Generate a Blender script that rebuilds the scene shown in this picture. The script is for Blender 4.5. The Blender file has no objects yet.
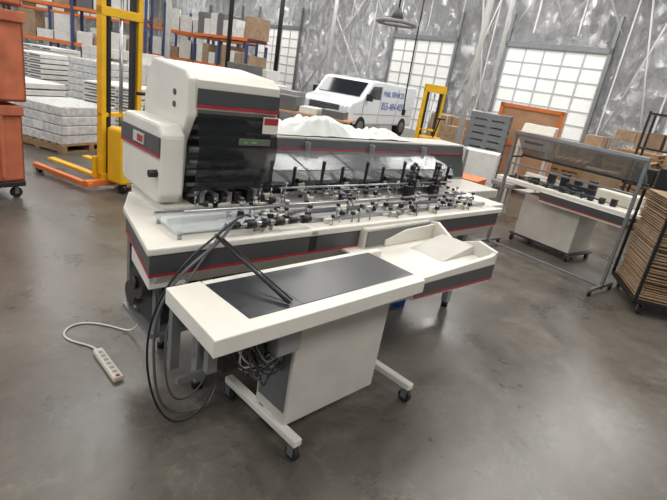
import bpy, bmesh, math, random
from mathutils import Vector, Matrix, noise
random.seed(7)
S2=math.sqrt(0.5)
scene=bpy.context.scene
COL=scene.collection

# ---------------------------------------------------------------- materials
def srgb(c):
    return tuple(((x/255)/12.92 if x/255<=0.04045 else ((x/255+0.055)/1.055)**2.4) for x in c)+(1,)
def mat(name,c,rough=.5,metal=0,var=.08,scale=6,bump=0,alpha=1,emit=0,coat=0):
    m=bpy.data.materials.new(name); m.use_nodes=True
    nt=m.node_tree; b=nt.nodes['Principled BSDF']
    col=srgb(c)
    tc=nt.nodes.new('ShaderNodeTexCoord')
    n=nt.nodes.new('ShaderNodeTexNoise'); n.inputs['Scale'].default_value=scale; n.inputs['Detail'].default_value=4
    nt.links.new(tc.outputs['Object'],n.inputs['Vector'])
    r=nt.nodes.new('ShaderNodeValToRGB')
    r.color_ramp.elements[0].position=.3; r.color_ramp.elements[1].position=.7
    r.color_ramp.elements[0].color=tuple(x*(1-var) for x in col[:3])+(1,)
    r.color_ramp.elements[1].color=tuple(min(1,x*(1+var)) for x in col[:3])+(1,)
    nt.links.new(n.outputs['Fac'],r.inputs['Fac']); nt.links.new(r.outputs['Color'],b.inputs['Base Color'])
    b.inputs['Roughness'].default_value=rough; b.inputs['Metallic'].default_value=metal
    b.inputs['Alpha'].default_value=alpha
    if coat: b.inputs['Coat Weight'].default_value=coat
    if bump:
        bp=nt.nodes.new('ShaderNodeBump'); bp.inputs['Strength'].default_value=bump; bp.inputs['Distance'].default_value=.02
        nt.links.new(n.outputs['Fac'],bp.inputs['Height']); nt.links.new(bp.outputs['Normal'],b.inputs['Normal'])
    if emit:
        b.inputs['Emission Color'].default_value=col; b.inputs['Emission Strength'].default_value=emit
    return m
M={}
M['white']=mat('painted_white',(214,210,200),.38,var=.05)
M['white2']=mat('panel_white',(190,186,177),.45,var=.06)
M['grey']=mat('charcoal_band',(70,70,72),.4)
M['lgrey']=mat('light_grey',(136,136,136),.45)
M['mgrey']=mat('mid_grey',(96,96,96),.45)
M['red']=mat('red_stripe',(160,40,52),.4)
M['black']=mat('black_plastic',(20,20,22),.4)
M['rubber']=mat('black_rubber',(28,28,30),.7)
M['belt']=mat('conveyor_belt',(44,46,50),.3,coat=.5,var=.2,scale=3)
M['dark']=mat('dark_steel',(52,52,54),.4,metal=.5)
M['steel']=mat('brushed_steel',(165,165,168),.28,metal=.9)
M['galv']=mat('galvanised',(132,134,136),.4,metal=.6)
M['glass']=mat('tinted_acrylic',(92,96,98),.1,alpha=.55)
M['pane']=mat('reflective_pane',(150,152,152),.12,alpha=.55,metal=.3)
M['glassd']=mat('smoked_acrylic',(34,36,38),.08,alpha=.62)
M['clear']=mat('clear_acrylic',(215,220,220),.1,alpha=.35)
M['haze']=mat('hopper_cover_acrylic',(120,124,126),.16,alpha=.28)
M['yellow']=mat('yellow_paint',(228,178,28),.4)
M['orange']=mat('orange_plastic',(190,106,74),.55,var=.22,scale=5)
M['orange2']=mat('orange_paint',(214,116,52),.5)
M['wood']=mat('pallet_wood',(146,118,86),.8,var=.25,scale=9)
M['wood2']=mat('plywood',(184,138,104),.7,var=.15,scale=4)
M['card']=mat('cardboard',(156,130,104),.85,var=.2)
M['carton']=mat('white_carton',(214,213,208),.8,var=.1)
M['blue']=mat('blue_plastic',(30,80,165),.4)
M['bluet']=mat('blue_lettering',(60,90,160),.5)
M['van']=mat('van_white',(222,226,230),.25,coat=.5,var=.02)
M['vglass']=mat('car_glass',(30,36,42),.08)
M['cable']=mat('grey_cable',(96,96,100),.5)
M['cableb']=mat('black_cable',(30,30,32),.5)
M['cord']=mat('white_cord',(205,203,196),.5)
M['beige']=mat('beige_plastic',(204,198,184),.5)
M['green']=mat('green_display_text',(110,190,90),.5)
M['screen']=mat('display_dark',(96,102,90),.3)
M['door']=mat('door_panel_white',(228,228,225),.5,var=.04,scale=2,emit=.12)  # faint emission added for brightness; the door panels are no light source
M['doorrib']=mat('door_rib_grey',(176,178,178),.5)
M['tape']=mat('white_tape',(196,196,196),.5)
M['steelw']=mat('white_steel_column',(205,205,202),.5)
M['wrapgrey']=mat('wrapped_grey',(200,200,198),.25,var=.2,scale=14,bump=.4)
M['wallp']=mat('wall_paint',(170,168,162),.8)
M['rackblue']=mat('rack_blue',(50,66,110),.5)
M['sheet']=mat('plastic_sheeting',(206,209,204),.3,var=.12)
M['litter']=mat('paper_scrap',(196,168,120),.8)

def foil():
    m=bpy.data.materials.new('foil_insulation'); m.use_nodes=True
    nt=m.node_tree; b=nt.nodes['Principled BSDF']; L=nt.links.new
    tc=nt.nodes.new('ShaderNodeTexCoord')
    mp=nt.nodes.new('ShaderNodeMapping'); mp.inputs['Scale'].default_value=(1,1,.8)
    L(tc.outputs['Object'],mp.inputs['Vector'])
    n=nt.nodes.new('ShaderNodeTexNoise'); n.inputs['Scale'].default_value=2.8; n.inputs['Detail'].default_value=8; n.inputs['Roughness'].default_value=.74; n.inputs['Distortion'].default_value=.25
    L(mp.outputs[0],n.inputs['Vector'])
    v=nt.nodes.new('ShaderNodeTexVoronoi'); v.feature='F1'; v.inputs['Scale'].default_value=3.6; v.inputs['Randomness'].default_value=1
    mix=nt.nodes.new('ShaderNodeMixRGB'); mix.inputs[0].default_value=.35
    L(mp.outputs[0],mix.inputs[1]); L(n.outputs['Color'],mix.inputs[2]); L(mix.outputs[0],v.inputs['Vector'])
    r=nt.nodes.new('ShaderNodeValToRGB')
    r.color_ramp.elements[0].position=.25; r.color_ramp.elements[0].color=(.42,.425,.435,1)
    r.color_ramp.elements[1].position=.75; r.color_ramp.elements[1].color=(.86,.865,.87,1)
    L(n.outputs['Fac'],r.inputs['Fac']); L(r.outputs['Color'],b.inputs['Base Color'])  # light and shade of the foil wrinkles painted into the base colour
    ad=nt.nodes.new('ShaderNodeMath'); ad.operation='ADD'
    L(n.outputs['Fac'],ad.inputs[0]); L(v.outputs['Distance'],ad.inputs[1])
    bp=nt.nodes.new('ShaderNodeBump'); bp.inputs['Strength'].default_value=1.0; bp.inputs['Distance'].default_value=.25
    L(ad.outputs[0],bp.inputs['Height']); L(bp.outputs['Normal'],b.inputs['Normal'])
    b.inputs['Metallic'].default_value=.8; b.inputs['Roughness'].default_value=.28
    return m
M['foil']=foil()
def concrete():
    m=bpy.data.materials.new('polished_concrete'); m.use_nodes=True
    nt=m.node_tree; b=nt.nodes['Principled BSDF']; L=nt.links.new
    tc=nt.nodes.new('ShaderNodeTexCoord')
    def ns(s,d,ro=.6,dist=0):
        n=nt.nodes.new('ShaderNodeTexNoise'); n.inputs['Scale'].default_value=s; n.inputs['Detail'].default_value=d; n.inputs['Roughness'].default_value=ro; n.inputs['Distortion'].default_value=dist
        L(tc.outputs['Object'],n.inputs['Vector']); return n
    def ramp(src,p0,c0,p1,c1):
        r=nt.nodes.new('ShaderNodeValToRGB'); e=r.color_ramp.elements
        e[0].position=p0; e[0].color=c0; e[1].position=p1; e[1].color=c1
        L(src.outputs['Fac'],r.inputs['Fac']); return r
    a=ns(.9,10,.7,.5); c=ns(11,7,.8); s=ns(1.5,12,.85,.4); dk=ns(3.3,9,.8,1.0)
    r=ramp(a,.36,srgb((82,77,70)),.66,srgb((114,108,99)))
    r2=ramp(c,.35,(.76,.76,.76,1),.65,(1.02,1.02,1.02,1))
    mu=nt.nodes.new('ShaderNodeMixRGB'); mu.blend_type='MULTIPLY'; mu.inputs[0].default_value=1
    L(r.outputs[0],mu.inputs[1]); L(r2.outputs[0],mu.inputs[2])
    r4=ramp(dk,.32,(.5,.48,.45,1),.48,(1,1,1,1))
    mu2=nt.nodes.new('ShaderNodeMixRGB'); mu2.blend_type='MULTIPLY'; mu2.inputs[0].default_value=.45
    L(mu.outputs[0],mu2.inputs[1]); L(r4.outputs[0],mu2.inputs[2])
    r3=ramp(s,.54,(0,0,0,1),.72,(.5,.5,.5,1))
    mx=nt.nodes.new('ShaderNodeMixRGB'); L(r3.outputs[0],mx.inputs[0]); L(mu2.outputs[0],mx.inputs[1]); mx.inputs[2].default_value=srgb((154,150,142))
    L(mx.outputs[0],b.inputs['Base Color'])
    mr=nt.nodes.new('ShaderNodeMapRange'); mr.inputs[1].default_value=.35; mr.inputs[2].default_value=.65; mr.inputs[3].default_value=.24; mr.inputs[4].default_value=.42
    L(a.outputs['Fac'],mr.inputs[0]); L(mr.outputs[0],b.inputs['Roughness'])
    b.inputs['Specular IOR Level'].default_value=.55
    bp=nt.nodes.new('ShaderNodeBump'); bp.inputs['Strength'].default_value=.15; bp.inputs['Distance'].default_value=.006
    L(s.outputs['Fac'],bp.inputs['Height']); L(bp.outputs[0],b.inputs['Normal'])
    return m
M['floor']=concrete()

# ---------------------------------------------------------------- builders
class G:
    """one real-world object: an empty with parts; part coords are local to off."""
    def __init__(s,name,loc=(0,0,0),rot=0,off=(0,0,0)):
        e=bpy.data.objects.new(name,None); COL.objects.link(e)
        e.location=loc; e.rotation_euler=(0,0,rot); e.empty_display_size=.1
        s.e=e; s.off=Vector(off)
    def add(s,name,me,m,smooth=False,bevel=0):
        o=bpy.data.objects.new(name,me); COL.objects.link(o); o.parent=s.e
        if m: me.materials.append(M[m])
        if smooth:
            for p in me.polygons: p.use_smooth=True
        if bevel:
            b=o.modifiers.new('bev','BEVEL'); b.width=bevel; b.segments=2; b.limit_method='ANGLE'
        return o
    def P(s,p): return Vector(p)-s.off
def uvG(name,u0,v0,extra=0):
    x=(u0-v0)*S2; y=(u0+v0)*S2
    return G(name,(x,y,0),math.radians(45+extra),(u0,v0,0))
def boxes(g,n,lst,m,bevel=0):
    bm=bmesh.new()
    for x,y,z in lst:
        vs=[]
        for zz in z:
            for (a,b) in ((0,0),(1,0),(1,1),(0,1)):
                vs.append(bm.verts.new(g.P((x[a],y[b],zz))))
        for f in ((3,2,1,0),(4,5,6,7),(0,1,5,4),(1,2,6,5),(2,3,7,6),(3,0,4,7)):
            bm.faces.new([vs[i] for i in f])
    me=bpy.data.meshes.new(n); bm.to_mesh(me); bm.free()
    return g.add(n,me,m,bevel=bevel)
def box(g,n,x,y,z,m,bevel=.004): return boxes(g,n,[(x,y,z)],m,bevel)
def prism(g,n,prof,axis,rng,m,bevel=.006):
    bm=bmesh.new()
    def mk(a,b,t):
        return g.P({'x':(t,a,b),'y':(a,t,b),'z':(a,b,t)}[axis])
    A=[bm.verts.new(mk(a,b,rng[0])) for a,b in prof]; B=[bm.verts.new(mk(a,b,rng[1])) for a,b in prof]
    bm.faces.new(A); bm.faces.new(B[::-1]); k=len(prof)
    for i in range(k): bm.faces.new([A[i],B[i],B[(i+1)%k],A[(i+1)%k]])
    bmesh.ops.recalc_face_normals(bm,faces=bm.faces)
    me=bpy.data.meshes.new(n); bm.to_mesh(me); bm.free()
    return g.add(n,me,m,bevel=bevel)
def addcyl(bm,p1,p2,r,seg=14,r2=None):
    d=p2-p1; L=d.length
    if L<1e-6: return
    q=d.to_track_quat('Z','Y').to_matrix().to_4x4()
    mt=Matrix.Translation((p1+p2)/2)@q
    bmesh.ops.create_cone(bm,cap_ends=True,segments=seg,radius1=r,radius2=r if r2 is None else r2,depth=L,matrix=mt)
def cyls(g,n,lst,m,seg=12):
    bm=bmesh.new()
    for c in lst: addcyl(bm,g.P(c[0]),g.P(c[1]),c[2],seg,c[3] if len(c)>3 else None)
    me=bpy.data.meshes.new(n); bm.to_mesh(me); bm.free()
    o=g.add(n,me,m)
    for p in me.polygons: p.use_smooth=len(p.vertices)==4
    return o
def tube(g,n,pts,r,m):
    cu=bpy.data.curves.new(n,'CURVE'); cu.dimensions='3D'; cu.bevel_depth=r; cu.bevel_resolution=3; cu.resolution_u=8
    sp=cu.splines.new('NURBS'); sp.points.add(len(pts)-1)
    for i,p in enumerate(pts):
        q=g.P(p); sp.points[i].co=(q.x,q.y,q.z,1)
    sp.use_endpoint_u=True; sp.order_u=4
    cu.materials.append(M[m])
    o=bpy.data.objects.new(n,cu); COL.objects.link(o); o.parent=g.e
    return o
def caster(g,n,x,y,r=.04):
    cyls(g,n+'_wheel',[((x-.014,y,r),(x+.014,y,r),r)],'rubber',18)
    boxes(g,n+'_fork',[((x-.022,x-.017),(y-.02,y+.02),(r*.8,2*r+.012)),((x+.017,x+.022),(y-.02,y+.02),(r*.8,2*r+.012)),((x-.022,x+.022),(y-.02,y+.02),(2*r+.006,2*r+.014))],'galv')

# ---------------------------------------------------------------- room (aligned with the 45 deg grid)
UW=18.9
def roomobj(name,x,y,z,m):
    g=uvG('tmp',0,0); o=box(g,name,x,y,z,m,bevel=0)
    mw=Matrix.Rotation(math.radians(45),4,'Z'); o.parent=None; o.matrix_world=mw
    bpy.data.objects.remove(g.e); return o
roomobj('floor',(-9,UW+.3),(-9,46),(-.1,0),'floor')
roomobj('wall_back',(UW,UW+.3),(-9,46),(0,8),'foil')
roomobj('wall_left',(-9,UW+.3),(46,46.3),(0,8),'foil')
roomobj('wall_right',(-9,UW+.3),(-9.3,-9),(0,8),'foil')
roomobj('ceiling',(-9,UW+.3),(-9,46.3),(8,8.2),'wallp')
DOORS=[(1.0,4.8),(7.25,11.05),(13.6,17.1),(24.6,28.8),(31,35.2)]
def dock(i,v0,v1,h=3.95):
    g=uvG('door_%d'%i,UW-.1,(v0+v1)/2)
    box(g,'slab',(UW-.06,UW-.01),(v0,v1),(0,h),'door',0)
    n=8; rib=[]
    for k in range(n+1):
        z=h*k/n; rib.append(((UW-.085,UW-.06),(v0,v1),(max(0,z-.02),z+.02)))
    for k in range(6):
        v=v0+(v1-v0)*k/5; rib.append(((UW-.09,UW-.06),(v-.03,v+.03),(0,h)))
    boxes(g,'ribs',rib,'doorrib')
    boxes(g,'track',[((UW-.14,UW-.02),(v0-.14,v0-.03),(0,h+1.2)),((UW-.14,UW-.02),(v1+.03,v1+.14),(0,h+1.2)),((UW-.14,UW-.02),(v0-.14,v1+.14),(h+.02,h+.2))],'galv')
for i,(a,b) in enumerate(DOORS): dock(i+1,a,b)
g=uvG('trim_1',UW-.05,10)
L=[]
for k in range(-5,27):
    v=k*1.7
    L.append(((UW-.035,UW-.005),(v-.03,v+.03),(4.5 if any(a-.2<v<b+.2 for a,b in DOORS) else 0,8)))
for z in (6.1,): L.append(((UW-.05,UW-.02),(-9,46),(z-.03,z+.03)))
boxes(g,'seams',L,'tape')
rods=[]
for a,b in [(17.6,24),(5.1,6.9),(11.3,13.2)]:
    rods+= [((UW-.15,a,0.2),(UW-.15,b,7.8),.03),((UW-.15,b,0.2),(UW-.15,a,7.8),.03)]
for a in (17.4,19.2,21,22.8): rods+=[((UW-.12,a,4),(UW-.12,a+3,8),.02),((UW-.12,a+3,4),(UW-.12,a,8),.02)]
for a in (7.0,8.9): rods+=[((UW-.12,a,4.6),(UW-.12,a+2.2,8),.02),((UW-.12,a+2.2,4.6),(UW-.12,a,8),.02)]
cyls(g,'brace_rods',rods,'tape')
def column(x,y,r=.09,m='steelw'):
    g=G('support_column',(x,y,0))
    cyls(g,'post',[((0,0,0),(0,0,8),r)],m); boxes(g,'base_plate',[((-.2,.2),(-.2,.2),(0,.03))],m)
    boxes(g,'cap',[((-.2,.2),(-.2,.2),(7.9,8))],m)
column(3.45,16.6); column(4.35,17.6,.07)
column(-5.3,20,.09,'dark'); column(-4.0,23.5,.1,'dark'); column(-1.7,24,.08,'steelw'); column(-6.6,17.2,.09,'steelw')

# ---------------------------------------------------------------- delivery conveyor table
g=uvG('delivery_conveyor_table',.76,1.27,2.0)
prism(g,'frame_front_rail',[(.76,1.25),(1.99,1.25),(1.99,1.33),(.78,1.33)],'z',(.83,.901),'white',.004)
box(g,'frame_back_rail',(.96,2.1),(1.645,1.69),(.84,.901),'white',.004)
prism(g,'frame_left_plate',[(.762,1.252),(.955,1.252),(.955,1.69),(.80,1.69)],'z',(.832,.9025),'white',.004)
box(g,'deck_under',(.9,2.0),(1.32,1.66),(.83,.87),'white2',.004)
box(g,'belt',(.957,1.985),(1.325,1.65),(.872,.904),'belt',.002)
box(g,'belt_joint',(1.22,1.224),(1.325,1.65),(.903,.905),'black',.0005)
cyls(g,'rollers',[((1.0,1.335,.855),(1.0,1.64,.855),.02),((1.96,1.335,.855),(1.96,1.64,.855),.02)],'steel')
cyls(g,'guide_arm',[((1.16,1.345,.915),(1.12,1.86,1.03),.009),((1.19,1.36,.912),(1.15,1.86,1.02),.004)],'black')
prism(g,'pedestal',[(1.34,.13),(2.0,.13),(2.02,.83),(1.34,.83)],'y',(1.45,1.70),'white2',.008)
boxes(g,'pedestal_seams',[((1.335,1.342),(1.47,1.68),(.2,.75))],'mgrey')
boxes(g,'feet',[((1.31,1.36),(1.33,1.95),(.095,.135)),((2.19,2.24),(1.31,1.93),(.095,.135)),((1.33,2.22),(1.62,1.67),(.095,.135))],'white',.006)
for i,(a,b) in enumerate([(1.335,1.36),(1.335,1.92),(2.215,1.34),(2.215,1.90)]): caster(g,'caster_%d'%i,a,b)
box(g,'drive_motor',(.92,1.14),(1.42,1.58),(.60,.81),'black',.02)
cyls(g,'drive_motor_can',[((.90,1.5,.66),(1.22,1.5,.66),.065),((.97,1.38,.72),(.97,1.6,.72),.05)],'dark')
box(g,'control_box',(1.15,1.28),(1.36,1.5),(.64,.80),'lgrey',.01)
boxes(g,'bracket',[((.80,.84),(1.34,1.37),(.7,.83)),((.80,.84),(1.62,1.65),(.55,.83)),((.80,1.33),(1.55,1.57),(.52,.55))],'galv')
r=random.random
for i in range(18):
    tube(g,'wire_%d'%i,[(.85+r()*.2,1.35+r()*.1,.83),(.88+r()*.25,1.3+r()*.2,.66),(1.0+r()*.2,1.35+r()*.1,.38+r()*.25),(1.1+r()*.18,1.42+r()*.1,.5+r()*.2),(1.34,1.53,.4+r()*.3)],.004,random.choice(['cableb','cable','cableb','white2']))
# exit tray
box(g,'tray_floor',(1.99,2.82),(1.33,1.95),(.835,.85),'white',.004)
prism(g,'tray_front_side',[(1.97,.77),(2.80,.72),(2.84,.75),(2.84,.92),(2.77,.90),(1.97,.885)],'y',(1.29,1.32),'white',.005)
prism(g,'tray_front_band',[(1.975,.79),(2.82,.752),(2.82,.84),(1.975,.855)],'y',(1.284,1.292),'grey',.001)
prism(g,'tray_front_stripe',[(1.975,.779),(2.82,.739),(2.82,.752),(1.975,.791)],'y',(1.283,1.292),'red',.001)
prism(g,'tray_right_end',[(1.29,.73),(1.96,.73),(1.96,.93),(1.76,.97),(1.60,.88),(1.43,.95),(1.29,.92)],'x',(2.81,2.84),'white',.005)
prism(g,'tray_ramp',[(2.45,.85),(2.81,.85),(2.81,.91)],'y',(1.45,1.70),'white2',.004)
prism(g,'tray_side_guide',[(2.3,.85),(2.81,.85),(2.81,.95),(2.5,.94),(2.3,.89)],'y',(1.78,1.80),'white',.004)
box(g,'tray_back_box',(2.12,2.78),(1.80,1.90),(.83,.975),'white2',.012)
box(g,'tray_back_panel',(2.13,2.77),(1.793,1.801),(.86,.96),'mgrey',.002)

# ---------------------------------------------------------------- mailing inserter
g=uvG('mail_inserting_machine',2.4,2.6)
u1,vb=3.78,3.25
vfr=1.90
def foot(o,vf): return [(.81-o,vf),(1.76,vf),(1.76,2.78),(1.06-o,2.78),(.93-o,2.5)]
prism(g,'bed',foot(0,vfr+.02),'z',(.90,.985),'white2',.01)
prism(g,'bed_lip',foot(.02,vfr-.01),'z',(.955,.99),'white',.008)
prism(g,'bed_end_band',foot(.006,vfr),'z',(.862,.952),'grey',.003)
prism(g,'bed_end_stripe',foot(.009,vfr-.002),'z',(.850,.862),'red',.001)
prism(g,'bed_end_lower',[(.82,vfr+.04),(1.0,vfr+.04),(1.0,2.3),(.88,2.3)],'z',(.77,.85),'white',.006)
box(g,'bed_main',(1.74,u1),(vfr+.02,vb),(.90,.985),'white2',.01)
box(g,'bed_extension',(u1,4.6),(2.4,vb),(.90,.985),'white2',.01)
box(g,'front_lip',(1.7,u1),(vfr-.01,vfr+.03),(.955,.992),'white',.006)
box(g,'front_band',(1.7,u1-.03),(vfr,vfr+.04),(.862,.952),'grey',.002)
box(g,'front_stripe',(1.7,u1-.03),(vfr-.002,vfr+.04),(.850,.862),'red',.001)
prism(g,'front_lower',[(vfr,.850),(vfr+.06,.77),(vfr+.16,.77),(vfr+.16,.850)],'x',(.84,u1-.05),'white',.006)
box(g,'chassis',(1.35,3.7),(2.35,3.05),(.45,.9),'dark',.01)
LG=((1.2,2.12),(1.2,2.6),(2.4,2.12),(2.4,3.1),(3.65,2.12),(3.65,3.1))
legs=[((a-.03,a+.03),(b-.03,b+.03),(.05,.9)) for a,b in LG]
legs+=[((1.17,3.68),(2.10,2.14),(.2,.24)),((1.17,3.68),(2.60,2.64),(.2,.24))]
boxes(g,'legs',legs,'lgrey',.004)
cyls(g,'leveling_feet',[((a,b,0),(a,b,.06),.03) for a,b in LG],'black')
box(g,'pump_housing',(.98,1.24),(2.25,2.55),(.38,.78),'black',.02)
cyls(g,'pump_motor',[((.92,2.34,.62),(1.25,2.34,.62),.09),((.95,2.5,.48),(1.2,2.5,.48),.07),((.90,2.34,.62),(.92,2.34,.62),.035)],'dark',20)
boxes(g,'pump_bracket',[((.95,1.3),(2.2,2.6),(.34,.37)),((.97,1.0),(2.2,2.24),(.34,.9)),((.97,1.0),(2.56,2.60),(.34,.9))],'galv')
# raceway
boxes(g,'raceway',[((1.0,3.7),(2.02,2.05),(.985,1.01)),((1.0,3.7),(2.16,2.18),(.985,1.02)),((1.0,3.7),(2.30,2.33),(.985,1.01)),((1.9,3.7),(2.42,2.44),(.985,1.05))],'steel')
box(g,'raceway_plate',(1.0,3.7),(2.06,2.15),(.985,.995),'lgrey',.001)
cyls(g,'cross_bar',[((1.05,2.10,1.075),(3.5,2.10,1.075),.008),((1.8,2.36,1.10),(3.65,2.36,1.10),.007),((1.2,1.95,1.04),(1.75,1.95,1.04),.012)],'steel')
ck=[];cs=[];bx=[];bw=[];cw=[]
rnd=random.Random(3)
for k in range(120):
    u=1.25+2.4*k/120+rnd.uniform(-.03,.03); v=rnd.choice([1.97,2.04,2.1,2.24,2.36,2.42,2.46])+rnd.uniform(-.02,.02)
    h=rnd.uniform(.03,.11)
    cs.append(((u,v,.985),(u,v,.985+h),.005))
    (ck if rnd.random()<.45 else cw).append(((u,v,.985+h),(u,v,.985+h+.018),rnd.uniform(.009,.016)))
    if rnd.random()<.4: bx.append(((u-.015,u+.015),(v-.012,v+.012),(.985+h*.4,.985+h*.4+.025)))
    if rnd.random()<.5: bw.append(((u-.03,u+.03),(v+.02,v+.05),(.985,.985+rnd.uniform(.015,.05))))
    if rnd.random()<.4: cs.append(((u,v,.985+h*.5),(u+rnd.uniform(-.1,.1),v+rnd.uniform(-.12,.12),.985+h*.5+rnd.uniform(-.02,.05)),.004))
for k in range(6): ck.append(((1.22+.09*k,1.95,1.04),(1.27+.09*k,1.95,1.04),.024 if k%2 else .018))
cyls(g,'adjuster_rods',cs,'steel',8); cyls(g,'adjuster_knobs',ck,'black',12); cyls(g,'adjuster_caps',cw,'steel',12)
boxes(g,'clamp_blocks',bx,'black',.002); boxes(g,'sensor_blocks',bw,'beige',.003)
for k in range(5):
    u=1.95+.44*k
    boxes(g,'feeder_%d_sides'%k,[((u-.15,u-.14),(2.54,2.82),(.985,1.10)),((u+.14,u+.15),(2.54,2.82),(.985,1.10))],'mgrey',.002)
    boxes(g,'feeder_%d_guides'%k,[((u-.13,u-.115),(2.49,2.51),(.985,1.22)),((u+.06,u+.075),(2.49,2.51),(.985,1.20))],'dark',.002)
    cyls(g,'feeder_%d_rollers'%k,[((u-.14,2.56,1.06),(u+.14,2.56,1.06),.028),((u-.14,2.64,1.03),(u+.14,2.64,1.03),.022)],'dark')
    prism(g,'feeder_%d_hopper'%k,[(2.62,1.04),(2.82,1.07),(2.82,1.09),(2.62,1.06)],'x',(u-.14,u+.14),'lgrey',.002)
    cyls(g,'feeder_%d_knobs'%k,[((u-.12,2.50,1.21),(u-.12,2.50,1.24),.014),((u+.12,2.48,1.11),(u+.08,2.48,1.11),.018)],'black')
    boxes(g,'feeder_%d_block'%k,[((u+.16,u+.26),(2.60,2.78),(.985,1.06))],'beige',.006)
    prism(g,'feeder_%d_cover'%k,[(2.525,1.10),(2.53,1.10),(2.57,1.16),(2.86,1.235),(2.86,1.24),(2.565,1.165)],'x',(u-.2,u+.22),'haze',0)
for k,u in enumerate((3.0,3.13,3.34,3.46)):
    v=2.3+.08*(k%2)
    box(g,'gripper_%d'%k,(u-.03,u+.03),(v-.03,v+.03),(.985,1.1+.03*(k%2)),'black',.006)
    cyls(g,'gripper_%d_post'%k,[((u,v,1.1),(u,v,1.24),.010),((u-.05,v,1.18),(u+.05,v,1.18),.010),((u,v,1.23),(u,v,1.26),.02)],'black')
# rear covers
sec=[(1.70,2.42),(2.42,3.14),(3.14,3.87),(3.87,4.6)]
for k,(a,b) in enumerate(sec):
    prism(g,'cover_%d_window'%k,[(2.84,1.0),(2.845,1.0),(2.905,1.24),(2.90,1.24)],'x',(a+.015,b-.015),'glass',0)
    prism(g,'cover_%d_band'%k,[(2.895,1.24),(2.93,1.235),(2.955,1.315),(2.915,1.315)],'x',(a+.005,b-.005),'grey',.003)
    box(g,'cover_%d_top'%k,(a+.004,b-.004),(2.915,3.24),(1.31,1.33),'white2',.006)
    prism(g,'cover_%d_stripe'%k,[(2.89,1.232),(2.93,1.23),(2.93,1.242),(2.892,1.244)],'x',(a+.005,b-.005),'red',.001)
    boxes(g,'cover_%d_mullion'%k,[((b-.010,b+.004),(2.85,2.93),(.985,1.3))],'lgrey',.002)
    box(g,'cover_%d_frame'%k,(a+.01,b-.01),(2.835,2.85),(.985,1.005),'lgrey',.001)
    boxes(g,'cover_%d_innards'%k,[((a+.08,b-.3),(2.98,3.18),(.985,1.2)),((b-.25,b-.08),(3.0,3.18),(.985,1.12))],'mgrey',.01)
    cyls(g,'cover_%d_shafts'%k,[((a+.05,2.95,1.08),(b-.05,2.95,1.08),.02),((a+.05,2.96,1.18),(b-.05,2.96,1.18),.014)],'steel')
box(g,'cover_back',(1.70,4.6),(3.22,3.25),(.985,1.31),'white2',.004)
box(g,'cover_end',(4.58,4.61),(2.88,3.25),(.985,1.32),'white',.01)
box(g,'end_plate',(3.76,4.0),(2.0,2.40),(.94,.985),'white',.006)
# tower
prof=[(2.84,.99),(2.84,1.52),(2.80,1.68),(2.72,1.745),(2.36,1.72),(2.31,1.68),(2.30,1.50),(2.38,1.36),(2.40,.99)]
prism(g,'tower_left_cheek',prof,'x',(1.14,1.19),'white',.012)
prism(g,'tower_top_shell',[(2.84,1.52),(2.80,1.68),(2.72,1.745),(2.36,1.72),(2.31,1.68),(2.31,1.65),(2.72,1.70),(2.78,1.64),(2.81,1.52)],'x',(1.18,1.68),'white',.006)
box(g,'tower_back_panel',(1.18,1.68),(2.80,2.84),(.99,1.54),'white2',.004)
prism(g,'tower_right_cheek',[(2.82,.99),(2.82,1.52),(2.76,1.71),(2.38,1.69),(2.33,1.50),(2.42,.99)],'x',(1.665,1.685),'glassd',.002)
prism(g,'tower_fascia',[(2.31,1.50),(2.34,1.50),(2.34,1.70),(2.305,1.68)],'x',(1.185,1.685),'white',.004)
box(g,'tower_fascia_band',(1.19,1.686),(2.298,2.312),(1.565,1.64),'grey',.002)
box(g,'tower_fascia_stripe',(1.19,1.686),(2.296,2.312),(1.547,1.563),'red',.001)
prism(g,'tower_hood_glass',[(2.31,1.54),(2.315,1.54),(2.265,1.36),(2.30,1.12),(2.295,1.12),(2.255,1.36)],'x',(1.195,1.675),'glassd',0)
box(g,'tower_core',(1.22,1.65),(2.55,2.78),(1.0,1.6),'mgrey',.01)
box(g,'display',(1.42,1.62),(2.256,2.264),(1.375,1.41),'screen',.002)
boxes(g,'display_led',[((1.50,1.53),(2.253,2.256),(1.388,1.394)),((1.45,1.47),(2.253,2.256),(1.388,1.394))],'green')
box(g,'warning_label',(1.57,1.67),(2.268,2.274),(1.44,1.53),'white',.001)
box(g,'warning_label_head',(1.575,1.665),(2.264,2.27),(1.49,1.525),'red',.001)
cc=[];ca=[];cb=[]
for k in range(7):
    cc.append(((1.22,2.42+.02*(k%3),1.05+.065*k),(1.65,2.42+.02*(k%3),1.05+.065*k),.014 if k%2 else .022))
for k in range(10):
    (ca if k%2 else cb).append(((1.22+.043*k,1.25+.043*k),(2.35,2.5),(1.0,1.03+rnd.uniform(.02,.08))))
cyls(g,'tower_rollers',cc,'galv',14); boxes(g,'tower_mechanism',cb,'black',.004); boxes(g,'tower_mechanism_steel',ca,'lgrey',.004)
boxes(g,'tower_panels',[((1.24,1.38),(2.5,2.55),(1.15,1.3)),((1.42,1.62),(2.5,2.55),(1.2,1.34)),((1.25,1.6),(2.5,2.55),(1.42,1.5))],'lgrey',.005)
cyls(g,'tower_arms',[((1.26+.1*k,2.34,1.03),(1.24+.11*k,2.24,1.06+.02*(k%2)),.007) for k in range(5)]+[((1.24+.11*k,2.24,1.05+.02*(k%2)),(1.24+.11*k,2.24,1.08+.02*(k%2)),.014) for k in range(5)],'black')
prof2=[(2.36,1.04),(2.80,1.06),(2.84,1.10),(2.84,1.41),(2.80,1.45),(2.36,1.45),(2.31,1.40),(2.31,1.10)]
prism(g,'side_cover',prof2,'x',(1.02,1.145),'white',.018)
box(g,'side_cover_band',(1.012,1.022),(2.325,2.83),(1.30,1.385),'grey',.002)
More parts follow.
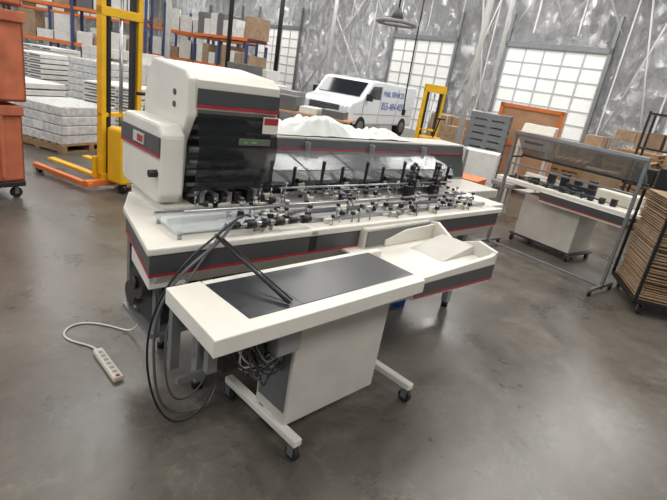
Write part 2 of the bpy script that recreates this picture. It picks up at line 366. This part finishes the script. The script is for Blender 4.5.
box(g,'side_cover_stripe',(1.010,1.022),(2.325,2.83),(1.285,1.30),'red',.001)
box(g,'side_cover_badge',(1.005,1.013),(2.50,2.64),(1.315,1.37),'white2',.002)
box(g,'side_cover_badge_red',(1.003,1.006),(2.51,2.58),(1.325,1.36),'red',.001)
cyls(g,'side_cover_knob',[((.98,2.36,1.2),(1.02,2.36,1.2),.02)],'black')
box(g,'side_base',(1.06,1.65),(2.34,2.80),(.98,1.03),'white',.01)
cyls(g,'side_slots',[((1.135,2.45,1.60),(1.142,2.45,1.60),.015),((1.135,2.45,1.54),(1.142,2.45,1.54),.015)],'grey')
box(g,'acrylic_guard',(.95,1.5),(1.95,2.22),(1.025,1.033),'clear',.001)
cyls(g,'guard_standoffs',[((a,b,.985),(a,b,1.026),.01) for a in (.97,1.48) for b in (1.97,2.20)],'steel')
tube(g,'cable_1',[(1.28,1.95,1.08),(1.22,1.9,1.11),(1.15,1.86,1.02),(1.0,1.83,.95),(.86,1.8,.86),(.80,1.82,.7),(.82,1.86,.45),(.86,1.9,.2),(.95,1.95,.03),(1.1,1.9,.02),(1.25,1.95,.02),(1.3,2.1,.3)],.007,'cable')
tube(g,'cable_2',[(1.33,1.95,1.08),(1.26,1.9,1.13),(1.1,1.86,1.03),(.94,1.8,.98),(.82,1.82,.8),(.78,1.85,.6),(.80,1.88,.35),(.86,1.85,.1),(1.0,1.8,.03),(1.2,1.85,.2),(1.25,2.0,.5)],.0055,'cableb')
tube(g,'cable_3',[(1.2,1.96,1.05),(1.1,1.86,1.0),(.9,1.84,.8),(.86,1.86,.5),(.92,1.9,.15),(1.1,2.0,.02),(1.3,2.1,.1),(1.35,2.33,.5)],.005,'cable')
for k in range(8):
    tube(g,'hose_%d'%k,[(.98+.05*k,2.25+.03*k,.86),(.95+.03*k,2.15+.05*k,.7),(.97+.02*k,2.1+.06*k,.45),(1.1,2.4+.03*k,.4)],.007,'cableb' if k%2 else 'cable')

def cloth(name,ua,ub,va,vb_,z,seed,m):
    g=uvG(name,(ua+ub)/2,(va+vb_)/2)
    bm=bmesh.new(); nu,nv=90,32; V=[]
    for i in range(nu+1):
        row=[]
        for j in range(nv+1):
            s=i/nu;t=j/nv; u=ua+(ub-ua)*s; v=va+(vb_-va)*t
            e=min(1,min(s,1-s)*6)*min(1,min(t,1-t)*4)
            n1=noise.noise(Vector((u*2.2,v*3,seed))); n2=noise.noise(Vector((u*8+n1*3,v*5,seed+5)))
            pk=math.exp(-((s-.42)/.13)**2)*.07
            h=z+.012+e*(.035+.08*max(0,n1+.2)+.06*abs(n2)+pk)+.015*abs(n2)
            v2=v+.03*noise.noise(Vector((u*6,0,seed)))*(1 if t<.5 else -1)
            row.append(bm.verts.new(g.P((u,v2,h))))
        V.append(row)
    for i in range(nu):
        for j in range(nv): bm.faces.new([V[i][j],V[i+1][j],V[i+1][j+1],V[i][j+1]])
    me=bpy.data.meshes.new('folds'); bm.to_mesh(me); bm.free()
    return g.add('folds',me,m,smooth=True)
cloth('plastic_sheet',1.80,3.75,2.94,3.25,1.325,2.0,'sheet')

g=G('plastic_bin',(.62,3.98,0))
bm=bmesh.new()
addcyl(bm,Vector((0,0,0)),Vector((0,0,.3)),.09,24,.11); me=bpy.data.meshes.new('b')
top=[f for f in bm.faces if f.normal.z>.9]
bmesh.ops.delete(bm,geom=top,context='FACES'); bm.to_mesh(me); bm.free()
o=g.add('bucket',me,'blue'); sm=o.modifiers.new('s','SOLIDIFY'); sm.thickness=.006
# power strip
a=Vector((-1.32,2.51,0)); b=Vector((-1.07,2.27,0)); ang=math.atan2(b.y-a.y,b.x-a.x)
g=G('power_strip',((a.x+b.x)/2,(a.y+b.y)/2,0),ang)
box(g,'body',(-.17,.17),(-.028,.028),(0,.035),'beige',.008)
boxes(g,'sockets',[((-.13+.045*k,-.105+.045*k),(-.012,.012),(.035,.037)) for k in range(6)],'lgrey')
box(g,'switch',(.145,.16),(-.01,.01),(.035,.042),'red',.001)
R=Matrix.Rotation(-ang,4,'Z')
def w2l(p):
    q=R@(Vector(p)-Vector(((a.x+b.x)/2,(a.y+b.y)/2,0))); return tuple(q)
tube(g,'cord',[w2l(p) for p in [(-1.31,2.5,.015),(-1.36,2.56,.008),(-1.5,2.56,.006),(-1.62,2.62,.006),(-1.62,2.78,.006),(-1.48,2.83,.006),(-1.3,2.8,.006),(-1.2,2.76,.02),(-1.08,2.66,.25),(-1.0,2.6,.5)]],.006,'cord')
g=G('paper_scrap',(-.93,2.95,0),.4)
prism(g,'scrap',[(-.03,-.02),(.03,-.015),(.035,.02),(-.02,.025)],'z',(0.001,.004),'litter',0)

# ---------------------------------------------------------------- second machine on the right
ang=math.radians(-52)
g=G('envelope_feeder_table',(2.74,6.38,0),ang)
box(g,'table_top',(-.95,.95),(0,.75),(.78,.85),'white',.012)
box(g,'front_band',(-.2,.93),(-.012,0.01),(.70,.79),'grey',.002)
box(g,'front_stripe',(-.2,.93),(-.014,0.01),(.688,.70),'red',.001)
box(g,'front_skirt',(-.2,.93),(-.006,.05),(.66,.80),'white',.006)
box(g,'pedestal',(-.50,.35),(.12,.62),(.10,.70),'white2',.012)
box(g,'plinth',(-.55,.41),(.08,.66),(.09,.11),'dark',.005)
for i,(x,y) in enumerate([(-.5,.1),(.36,.1),(-.5,.62),(.36,.62)]): caster(g,'caster_%d'%i,x,y)
box(g,'deck_belt',(-.88,.3),(.12,.52),(.85,.865),'belt',.004)
box(g,'feeder_unit',(.35,.8),(.3,.7),(.85,1.0),'beige',.02)
box(g,'feeder_tray',(-.2,.22),(.54,.74),(.85,.93),'dark',.01)
box(g,'side_rail',(-.95,.95),(.70,.75),(.85,.90),'white2',.008)
box(g,'wing_tray',(.95,1.25),(.1,.7),(.80,.84),'white',.01)
cyls(g,'knobs',[((-.7+.25*k,.08,.85),(-.7+.25*k,.08,.93),.015) for k in range(6)]+[((-.6,.05,.9),(.6,.05,.9),.008)],'black')
boxes(g,'mechanism',[((-.5+.2*k,-.42+.2*k),(.56,.66),(.93-.08,1.0+.03*(k%2))) for k in range(4)],'black',.004)
boxes(g,'mechanism_small',[((-.8+.13*k,-.74+.13*k),(.08+.03*(k%3),.14+.03*(k%3)),(.85,.88+.02*(k%4))) for k in range(12)],'dark',.003)
box(g,'cross_arm',(-.95,-.6),(-.1,.3),(.72,.78),'lgrey',.008)
ang2=math.atan2(5.17-6.32,3.02-2.03)
g=G('guard_frame_stand',((2.03+3.02)/2,(6.32+5.17)/2,0),ang2)
Lh=.77
t=.016
boxes(g,'posts',[((-Lh-t,-Lh+t),(-t,t),(.04,1.5)),((Lh-t,Lh+t),(-t,t),(.04,1.5)),((-Lh,Lh),(-t,t),(1.47,1.505)),((-Lh,Lh),(-t,t),(1.12,1.14)),
 ((-Lh-t,-Lh+t),(-.28,.28),(.06,.09)),((Lh-t,Lh+t),(-.28,.28),(.06,.09)),((-Lh,Lh),(-t,t),(.06,.085))],'galv',.002)
for i,(x,y) in enumerate([(-Lh,-.26),(-Lh,.26),(Lh,-.26),(Lh,.26)]): cyls(g,'glide_%d'%i,[((x,y,0),(x,y,.065),.02)],'black')
prism(g,'upper_pane',[(-.01,1.49),(.0,1.50),(.26,1.24),(.25,1.23)],'x',(-Lh+t,Lh-t),'pane',0)
boxes(g,'pane_lower_rail',[((-Lh,Lh),(.24,.27),(1.22,1.245)),((-Lh-t,-Lh+t),(0,.26),(1.20,1.22)),((Lh-t,Lh+t),(0,.26),(1.20,1.22))],'dark',.002)
box(g,'header_rail',(-Lh-.02,Lh+.02),(-.03,.03),(1.49,1.53),'steel',.003)

g=G('label_printer',(3.0,8.3,0),math.radians(-30))
boxes(g,'stand',[((-.25,-.21),(-.2,-.16),(0,1.2)),((.21,.25),(-.2,-.16),(0,1.2)),((-.25,-.21),(.16,.2),(0,1.2)),((.21,.25),(.16,.2),(0,1.2)),((-.26,.26),(-.21,.21),(1.2,1.23)),((-.26,.26),(-.21,.21),(.5,.52))],'white2',.003)
prism(g,'body',[(-.2,1.23),(.2,1.23),(.2,1.58),(-.05,1.58),(-.2,1.45)],'x',(-.25,.25),'beige',.015)
box(g,'slot',(-.15,.15),(-.215,-.195),(1.28,1.31),'dark',.002)
box(g,'panel',(-.1,.1),(-.0,.1),(1.578,1.586),'screen',.002)

# ---------------------------------------------------------------- van
fd=Vector((-.48,-.88,0)).normalized(); ang=math.atan2(fd.y,fd.x)
fc=Vector((-1.1,16.4,0)); org=fc-fd*5.2
g=G('cargo_van',org,ang)
W=.97
pr=[(0,.38),(0,1.74),(.12,1.84),(3.5,1.87),(3.85,1.82),(4.42,1.24),(5.05,1.10),(5.18,.98),(5.2,.42)]
prism(g,'body',pr,'y',(-W,W),'van',.06)
prism(g,'windshield',[(3.93,1.75),(4.38,1.29),(4.40,1.31),(3.95,1.77)],'y',(-.82,.82),'vglass',.01)
for s in (-1,1):
    y0,y1=sorted((s*(W-.01),s*(W+.012)))
    prism(g,'door_window_%d'%(s+1),[(3.15,1.27),(4.18,1.27),(3.80,1.68),(3.15,1.70)],'y',(y0,y1),'vglass',.004)
    boxes(g,'door_seam_%d'%(s+1),[((3.08,3.1),(y0-.001,y1-.004),(.45,1.7)),((4.3,4.32),(y0-.001,y1-.004),(.45,1.2)),((1.7,1.72),(y0-.001,y1-.004),(.45,1.7)),((.1,4.9),(y0-.001,y1-.006),(.75,.77))],'lgrey')
    for x in (.95,4.35):
        yy=s*(W-.1)
        cyls(g,'tyre_%d_%d'%(s+1,int(x*10)),[((x,yy-.12,.34),(x,yy+.12,.34),.34)],'rubber',28)
        cyls(g,'hub_%d_%d'%(s+1,int(x*10)),[((x,yy+s*.10,.34),(x,yy+s*.13,.34),.2)],'galv',20)
    box(g,'mirror_%d'%(s+1),(4.1,4.2),(min(s*W,s*(W+.22)),max(s*W,s*(W+.22))),(1.2,1.42),'black',.02)
    box(g,'headlight_%d'%(s+1),(5.17,5.215),(min(s*.62,s*.9),max(s*.62,s*.9)),(.78,.96),'clear',.01)
box(g,'grille',(5.17,5.21),(-.58,.58),(.74,.97),'dark',.01)
boxes(g,'grille_bars',[((5.2,5.22),(-.58,.58),(.77+.05*k,.785+.05*k)) for k in range(4)],'galv')
box(g,'bumper',(5.12,5.3),(-.98,.98),(.42,.62),'galv',.03)
def letter(txt,size,x,z):
    tc=bpy.data.curves.new('lettering','FONT'); tc.body=txt; tc.size=size; tc.extrude=.003; tc.materials.append(M['bluet'])
    o=bpy.data.objects.new('lettering',tc); COL.objects.link(o); o.parent=g.e
    o.matrix_local=Matrix.Translation((x,W+.008,z))@Matrix.Rotation(math.pi,4,'Z')@Matrix.Rotation(math.pi/2,4,'X')
letter('855-484-4050',.36,2.98,.95); letter('MAIL SERVICES',.27,2.95,1.40)

# ---------------------------------------------------------------- stackers
def stacker(x,y,rot,h=2.2,top=2.1):
    g=G('pallet_stacker',(x,y,0),rot)
    boxes(g,'mast',[((-.28,-.22),(-.05,.05),(.05,h)),((.22,.28),(-.05,.05),(.05,h)),((-.28,.28),(-.04,.04),(h-.08,h)),((-.28,.28),(-.055,.055),(top-.05,top+.05)),((-.28,.28),(-.04,.04),(.9,.95)),((-.28,.28),(-.06,.06),(.05,.2))],'yellow',.006)
    boxes(g,'inner_mast',[((-.19,-.15),(-.04,.04),(.1,h-.12)),((.15,.19),(-.04,.04),(.1,h-.12))],'dark',.004)
    cyls(g,'lift_cylinder',[((0,.02,.1),(0,.02,h-.2),.022)],'steel')
    box(g,'power_unit',(-.24,.24),(.08,.36),(.12,.8),'yellow',.03)
    boxes(g,'straddle_legs',[((-.5,-.43),(-1.1,.1),(.05,.11)),((.43,.5),(-1.1,.1),(.05,.11)),((-.5,.5),(-.02,.08),(.05,.13))],'orange2',.008)
    boxes(g,'forks',[((-.3,-.2),(-1.1,-.08),(.13,.165)),((.2,.3),(-1.1,-.08),(.13,.165)),((-.32,.32),(-.1,-.06),(.13,.4))],'yellow',.006)
    cyls(g,'wheels',[((-.49,-1.0,.05),(-.43,-1.0,.05),.05),((.43,-1.0,.05),(.49,-1.0,.05),.05),((-.2,.3,.06),(-.14,.3,.06),.06),((.14,.3,.06),(.2,.3,.06),.06)],'black')
    tube(g,'tiller',[(0,.36,.8),(0,.45,1.0),(0,.5,1.15),(0,.5,1.25)],.018,'black')
    cyls(g,'tiller_grip',[((-.14,.5,1.25),(.14,.5,1.25),.02)],'black')
stacker(-2.93,6.15,math.radians(-118),2.6,2.08)
stacker(1.78,12.4,math.radians(200),1.98,1.85)

# ---------------------------------------------------------------- orange bulk bins, left
def bulkbin(x,y,rot):
    g=G('rolling_bulk_bin',(x,y,0),rot)
    def tub(n,z0,z1,w1,d):
        for (nm,rx,ry) in (('f',(-w1,w1),(-d,-d+.05)),('b',(-w1,w1),(d-.05,d)),('l',(-w1,-w1+.05),(-d,d)),('r',(w1-.05,w1),(-d,d))):
            box(g,n+nm,rx,ry,(z0,z1),'orange',.02)
        box(g,n+'floor',(-w1,w1),(-d,d),(z0,z0+.05),'orange',.02)
        boxes(g,n+'ribs',[((-w1+.08+.14*k,-w1+.12+.14*k),(-d-.03,-d+.01),(z0+.05,z1-.08)) for k in range(int((2*w1-.1)/.14))]+[((-w1-.02,w1+.02),(-d-.035,-d+.02),(z1-.1,z1)),((w1-.02,w1+.035),(-d,d),(z1-.1,z1)),((-w1-.02,w1+.02),(-d-.035,-d+.02),((z0+z1)/2-.02,(z0+z1)/2+.03))]
         +[((w1-.02,w1+.03),(-d+.1+.25*k,-d+.14+.25*k),(z0+.05,z1-.08)) for k in range(int(2*d/.25))],'orange',.008)
    tub('lower_',.2,1.0,.53,.42); tub('middle_',1.04,1.9,.58,.45); tub('upper_',1.94,2.3,.58,.45)
    box(g,'deck',(-.53,.53),(-.42,.42),(.14,.2),'dark',.01)
    for i,(a,b) in enumerate([(-.45,-.35),(.45,-.35),(-.45,.35),(.45,.35)]): caster(g,'caster_%d'%i,a,b,.06)
bulkbin(-4.12,4.98,math.radians(-30))

# ---------------------------------------------------------------- pallets, boxes, racks
def pallet_parts(g,w=1.0,d=1.2,z=0,m='wood'):
    L=[]
    for k in range(7):
        x=-w/2+k*(w-.1)/6; L.append(((x,x+.1),(-d/2,d/2),(z+.11,z+.13)))
    for k in range(3):
        y=-d/2+k*(d-.09)/2; L.append(((-w/2,w/2),(y,y+.09),(z+.02,z+.11)))
    for k in range(3):
        x=-w/2+k*(w-.1)/2; L.append(((x,x+.1),(-d/2,d/2),(z,z+.02)))
    boxes(g,'pallet_%d'%int(z*100),L,m)
def loaded(x,y,rot,h,m,kind='boxes',w=1.0,d=1.1,seed=0):
    nm={'boxes':'pallet_of_cartons','wrap':'shrink_wrapped_pallet','trays':'pallet_of_mail_trays'}[kind]
    g=G(nm,(x,y,0),math.radians(rot))
    pallet_parts(g,w,d)
    rr=random.Random(seed)
    if kind=='boxes':
        L=[];z=.13
        while z<h-.05:
            dz=rr.choice([.25,.3,.35]); nx=rr.choice([2,3]); ny=2
            for i in range(nx):
                for j in range(ny):
                    if z>h*.6 and rr.random()<.25: continue
                    L.append(((-w/2+i*w/nx+.008,-w/2+(i+1)*w/nx-.008),(-d/2+j*d/ny+.008,-d/2+(j+1)*d/ny-.008),(z,z+dz-.006)))
            z+=dz
        boxes(g,'cartons',L,m,.006)
        boxes(g,'tape',[(( (a[0]+a[1])/2-.025,(a[0]+a[1])/2+.025),(b[0]-.002,b[1]+.002),(c[0]+.02,c[1]+.002)) for a,b,c in L],'beige')
    elif kind=='trays':
        L=[];D=[];z=.13
        while z<h:
            for i in range(3):
                x0=-w/2+i*w/3
                L.append(((x0+.01,x0+w/3-.01),(-d/2+.02,d/2-.02),(z,z+.09)))
                D.append(((x0+.04,x0+w/3-.04),(-d/2+.015,-d/2+.02),(z+.03,z+.06)))
            z+=.105+rr.choice([0,0,.01])
        boxes(g,'trays',L,m,.006); boxes(g,'tray_handles',D,'mgrey')
    else:
        L=[];z=.13
        while z<h:
            o=rr.uniform(-.015,.015); L.append(((-w/2+.03+o,w/2-.03+o),(-d/2+.03,d/2-.03),(z,z+.14))); z+=.145
        boxes(g,'wrapped_layers',L,m,.015)
        boxes(g,'labels',[((-.1,.12),(-d/2+.018,-d/2+.03),(.3,.42))],'carton')
loaded(-4.75,8.1,-20,.62,'wrapgrey','wrap',1.1,1.1,1)
loaded(-6.1,8.9,-20,.85,'carton','trays',1.1,1.1,2)
loaded(-4.6,9.9,-10,1.0,'carton','trays',1.1,1.1,3)
loaded(-5.9,11.6,-15,1.2,'wrapgrey','wrap',1.1,1.1,4)
loaded(-7.6,12.0,-15,1.2,'carton','trays',1.1,1.1,5)
loaded(-4.3,12.4,-15,1.2,'carton','trays',1.1,1.1,6)
loaded(-7.2,14.6,-15,1.4,'carton','boxes',1.1,1.1,7)
loaded(-9.2,15.0,-15,1.3,'carton','trays',1.1,1.1,8)
loaded(-4.9,15.2,-15,1.35,'carton','trays',1.1,1.1,9)
loaded(-2.95,11.4,-15,1.25,'wrapgrey','wrap',1.1,1.1,10)
loaded(-2.6,14.0,-15,1.2,'carton','boxes',1.1,1.1,11)
loaded(-3.4,18.6,-40,1.5,'carton','boxes',1.1,1.1,12)
loaded(-7.6,18.4,-40,1.5,'carton','boxes',1.1,1.1,13)
for k,(u,v,h,m) in enumerate([(17.6,12.0,1.1,'card'),(17.6,10.3,1.3,'wrapgrey'),(17.5,8.6,1.0,'carton'),(17.6,6.6,1.2,'card'),(17.6,5.0,1.5,'card'),(17.5,3.2,1.2,'card'),(15.6,8.4,.9,'wrapgrey'),(15.2,10.4,.9,'card'),(17.6,1.2,1.4,'carton')]):
    loaded((u-v)*S2,(u+v)*S2,45,h,m,'wrap' if m=='wrapgrey' else 'boxes',1.1,1.2,20+k)
def pstack(x,y,rot,n,m='wood',w=1.0,d=1.2,name='pallet_stack'):
    g=G(name,(x,y,0),math.radians(rot))
    for k in range(n): pallet_parts(g,w,d,z=k*.133,m=m)
pstack(2.72,10.3,-20,12,'galv',.75,.8,'plastic_pallet_stack')
pstack(6.9,12.4,-40,8); pstack(8.2,12.2,-40,10); pstack(5.4,12.6,-30,6); pstack(6.9,10.6,-40,5); pstack(7.9,13.9,-40,9)
def carton(x,y,rot,s,m='carton'):
    g=G('cardboard_carton',(x,y,0),math.radians(rot))
    box(g,'body',(-s[0]/2,s[0]/2),(-s[1]/2,s[1]/2),(0,s[2]),m,.006)
    boxes(g,'flaps',[((-s[0]/2-.005,s[0]/2+.005),(-.03,.03),(s[2],s[2]+.003)),((-s[0]/2,s[0]/2),(-s[1]/2-.003,-s[1]/2),(s[2]*.5,s[2]*.53))],'beige')
carton(2.25,8.6,-20,(.6,.5,1.0)); carton(1.35,8.1,10,(.5,.5,.75))
carton(5.0,9.9,-20,(.6,.5,.9),'card')
g=G('plywood_crate',(3.8,11.2,0),math.radians(-25))
H=1.85
box(g,'panel_front',(-.65,.65),(-.42,-.4),(.1,H),'wood2',.004); box(g,'panel_back',(-.65,.65),(.4,.42),(.1,H),'wood2',.004)
box(g,'panel_left',(-.65,-.63),(-.4,.4),(.1,H),'wood2',.004); box(g,'panel_right',(.63,.65),(-.4,.4),(.1,H),'wood2',.004)
boxes(g,'battens',[((-.65,-.57),(-.45,-.42),(.1,H)),((.57,.65),(-.45,-.42),(.1,H)),((-.65,.65),(-.45,-.42),(.1,.18)),((-.65,.65),(-.45,-.42),(H-.08,H)),((-.65,.65),(-.45,-.42),(1.0,1.08))],'orange2',.003)
boxes(g,'skids',[((-.6,-.5),(-.42,.42),(0,.1)),((.5,.6),(-.42,.42),(0,.1)),((-.05,.05),(-.42,.42),(0,.1))],'wood')
g=G('tool_cabinet',(1.60,6.78,0),math.radians(-30))
box(g,'carcass',(-.27,.27),(-.22,.22),(.1,.78),'orange2',.01)
boxes(g,'drawers',[((-.24,.24),(-.235,-.22),(.14+.155*k,.28+.155*k)) for k in range(4)],'orange2',.004)
boxes(g,'handles',[((-.1,.1),(-.25,-.235),(.22+.155*k,.235+.155*k)) for k in range(4)],'steel')
box(g,'top',(-.28,.28),(-.24,.23),(.78,.80),'orange2',.004)
for i,(x,y) in enumerate([(-.2,-.17),(.2,-.17),(-.2,.17),(.2,.17)]): caster(g,'caster_%d'%i,x,y)
def rack(x,y,rot,w=2.7,h=3.6,seed=0,um='rackblue'):
    g=G('pallet_rack',(x,y,0),math.radians(rot)); rr=random.Random(seed); n=2
    U=[];B=[];C=[];D=[];E=[]
    for i in range(n+1):
        xx=-w*n/2+i*w
        for yy in (-.5,.5): U.append(((xx-.05,xx+.05),(yy-.05,yy+.05),(0,h+.3)))
        U.append(((xx-.02,xx+.02),(-.5,.5),(1.0,1.05))); U.append(((xx-.02,xx+.02),(-.5,.5),(2.6,2.65)))
    for lv in (1.3,2.6):
        for yy in (-.5,.5): B.append(((-w*n/2,w*n/2),(yy-.03,yy+.03),(lv,lv+.12)))
        B.append(((-w*n/2,w*n/2),(-.45,.45),(lv+.10,lv+.12)))
    for lv in (0,1.42,2.72):
        for i in range(n):
            for k in range(4):
                x0=-w*n/2+i*w+.12+k*.63; hh=rr.uniform(.3,1.0)
                q=rr.random(); (C if q<.25 else D if q<.84 else E).append(((x0,x0+.58),(-.45,.45),(lv,lv+hh)))
    boxes(g,'uprights',U,um); boxes(g,'beams',B,'orange2'); boxes(g,'cartons_brown',C,'card',.01); boxes(g,'cartons_white',D,'carton',.01); boxes(g,'cartons_dark',E,'mgrey',.01)
rack(-11.5,20.5,10,seed=1); rack(-17.5,19.5,10,seed=2); rack(-10.5,27,15,seed=3); rack(-6.5,24.5,-45,2.4,2.2,seed=4); rack(-17,28,10,seed=6)
rack(-8.6,29.5,-30,seed=8)
def cabinet(x,y,rot,h,m='lgrey'):
    g=G('steel_cabinet',(x,y,0),math.radians(rot))
    box(g,'carcass',(-.5,.5),(-.3,.3),(.05,h),m,.008); box(g,'plinth',(-.48,.48),(-.28,.28),(0,.05),'dark',0)
    boxes(g,'doors',[((-.49,-.005),(-.315,-.3),(.08,h-.03)),((.005,.49),(-.315,-.3),(.08,h-.03))],m,.004)
    boxes(g,'handles',[((-.06,-.04),(-.33,-.315),(h*.5,h*.62)),((.04,.06),(-.33,-.315),(h*.5,h*.62))],'steel')
cabinet(-3.9,17.0,-20,1.7,'mgrey'); cabinet(-1.9,12.6,-20,1.3,'lgrey')
g=G('workbench',(-1.0,11.2,0),math.radians(-10))
boxes(g,'legs',[((a,a+.05),(b,b+.05),(0,.9)) for a in (-.9,.85) for b in (-.35,.3)],'dark'); box(g,'top',(-.95,.95),(-.4,.4),(.9,.94),'wood2',.004)
boxes(g,'shelf',[((-.9,.9),(-.35,.35),(.3,.33))],'galv'); boxes(g,'tool_boxes',[((-.8,-.3),(-.3,.2),(.94,1.25)),((.3,.8),(-.3,.2),(.94,1.1))],'mgrey',.01)
boxes(g,'parts_bins',[((-.2,.2),(-.3,.2),(.94,1.08))],'carton',.01)
g=G('storage_rack',(5.75,9.0,0),math.radians(-38))
U=[]
for x in (-.6,.6):
    for y in (-.3,.3): U.append(((x-.02,x+.02),(y-.02,y+.02),(0,2.1)))
for z in (.15,.8,1.45,2.05): U.append(((-.6,.6),(-.3,.3),(z,z+.03)))
boxes(g,'frame',U,'dark',.002)
boxes(g,'bins',[((-.5+.35*k,-.2+.35*k),(-.25,.2),(z,z+.3+.06*(k%2))) for k in range(3) for z in (.18,.83)],'black',.01)
boxes(g,'rolls',[((-.5+.3*k,-.28+.3*k),(-.25,.2),(1.48,1.75+.05*(k%2))) for k in range(3)],'card',.01)
g=G('chipboard_sheet_cart',(3.80,4.98,0),math.radians(-14))
w,d=.60,.48
boxes(g,'cart_frame',[((-w,w),(-d,d),(.12,.16)),((-w,-w+.03),(-d,-d+.03),(.12,1.22)),((w-.03,w),(-d,-d+.03),(.12,1.75)),((-w,-w+.03),(d-.03,d),(.12,1.22)),((w-.03,w),(d-.03,d),(.12,1.75))],'black',.003)
rr=random.Random(5); L=[];L2=[]
z=.165
while z<1.2:
    t=rr.uniform(.008,.018); e=rr.uniform(-.05,.0)
    (L if rr.random()<.6 else L2).append(((-w+.035-e*.3,w-.04+e),(-d+.03-e,d-.035+e),(z,z+t))); z+=t+rr.uniform(.004,.018)
boxes(g,'sheets_light',L,'card'); boxes(g,'sheets_dark',L2,'wood')
boxes(g,'black_bags',[((-.25,.4),(-.3,.35),(1.22,1.38)),((-.1,.45),(-.2,.38),(1.39,1.55))],'rubber',.05)
for i,(x,y) in enumerate([(-.5,-.4),(.5,-.4),(-.5,.4),(.5,.4)]): caster(g,'caster_%d'%i,x,y,.05)

g=G('hanging_lamp',(.45,10,0))
cyls(g,'stem',[((0,0,3.05),(0,0,8.0),.014)],'dark')
cyls(g,'head',[((0,0,2.98),(0,0,3.16),.12,.05)],'mgrey',24)
cu=bpy.data.curves.new('ring','CURVE'); cu.dimensions='3D'; cu.bevel_depth=.035
sp=cu.splines.new('NURBS'); sp.points.add(15)
for i in range(16):
    aa=2*math.pi*i/16; sp.points[i].co=(.36*math.cos(aa),.36*math.sin(aa),2.9,1)
sp.use_cyclic_u=True; cu.materials.append(M['lgrey'])
o=bpy.data.objects.new('ring',cu); COL.objects.link(o); o.parent=g.e
cyls(g,'spokes',[((0,0,3.0),(.36*math.cos(q),.36*math.sin(q),2.9),.01) for q in (0.3,2.4,4.5)],'dark')
g=G('hanging_power_cord',(.75,8.6,0))
tube(g,'cord',[(0,0,8),(.02,0,5),(0,.02,3),(.0,0,1.7),(.03,0,1.45)],.012,'cableb')
box(g,'plug',(0,.06),(-.03,.03),(1.36,1.46),'black',.006)

# ---------------------------------------------------------------- lights
def area(u,v,z,sx,sy,p,c=(1,.985,.955)):
    l=bpy.data.lights.new('bay_light','AREA'); l.shape='RECTANGLE'; l.size=sx; l.size_y=sy; l.energy=p; l.color=c
    o=bpy.data.objects.new('bay_light',l); COL.objects.link(o)
    o.location=((u-v)*S2,(u+v)*S2,z); o.rotation_euler=(0,0,math.radians(45)); return o
for u in (-3,3.5,10,16):
    for v in (-4,3,10,18,27,38):
        area(u,v,7.6,2.6,2.6,265 if u<12 else 370)
w=bpy.data.worlds.new('world'); scene.world=w; w.use_nodes=True
w.node_tree.nodes['Background'].inputs[0].default_value=(.9,.95,1,1); w.node_tree.nodes['Background'].inputs[1].default_value=.8
scene.view_settings.view_transform='Standard'
# ---------------------------------------------------------------- camera
cam=bpy.data.cameras.new('camera'); cam.sensor_width=36; cam.lens=26.18; cam.clip_end=200
o=bpy.data.objects.new('camera',cam); COL.objects.link(o)
o.matrix_world=Matrix.Translation((0,0,1.8))@Matrix.Rotation(math.radians(70.5),4,'X')@Matrix.Rotation(math.radians(9.6),4,'Z')
scene.camera=o
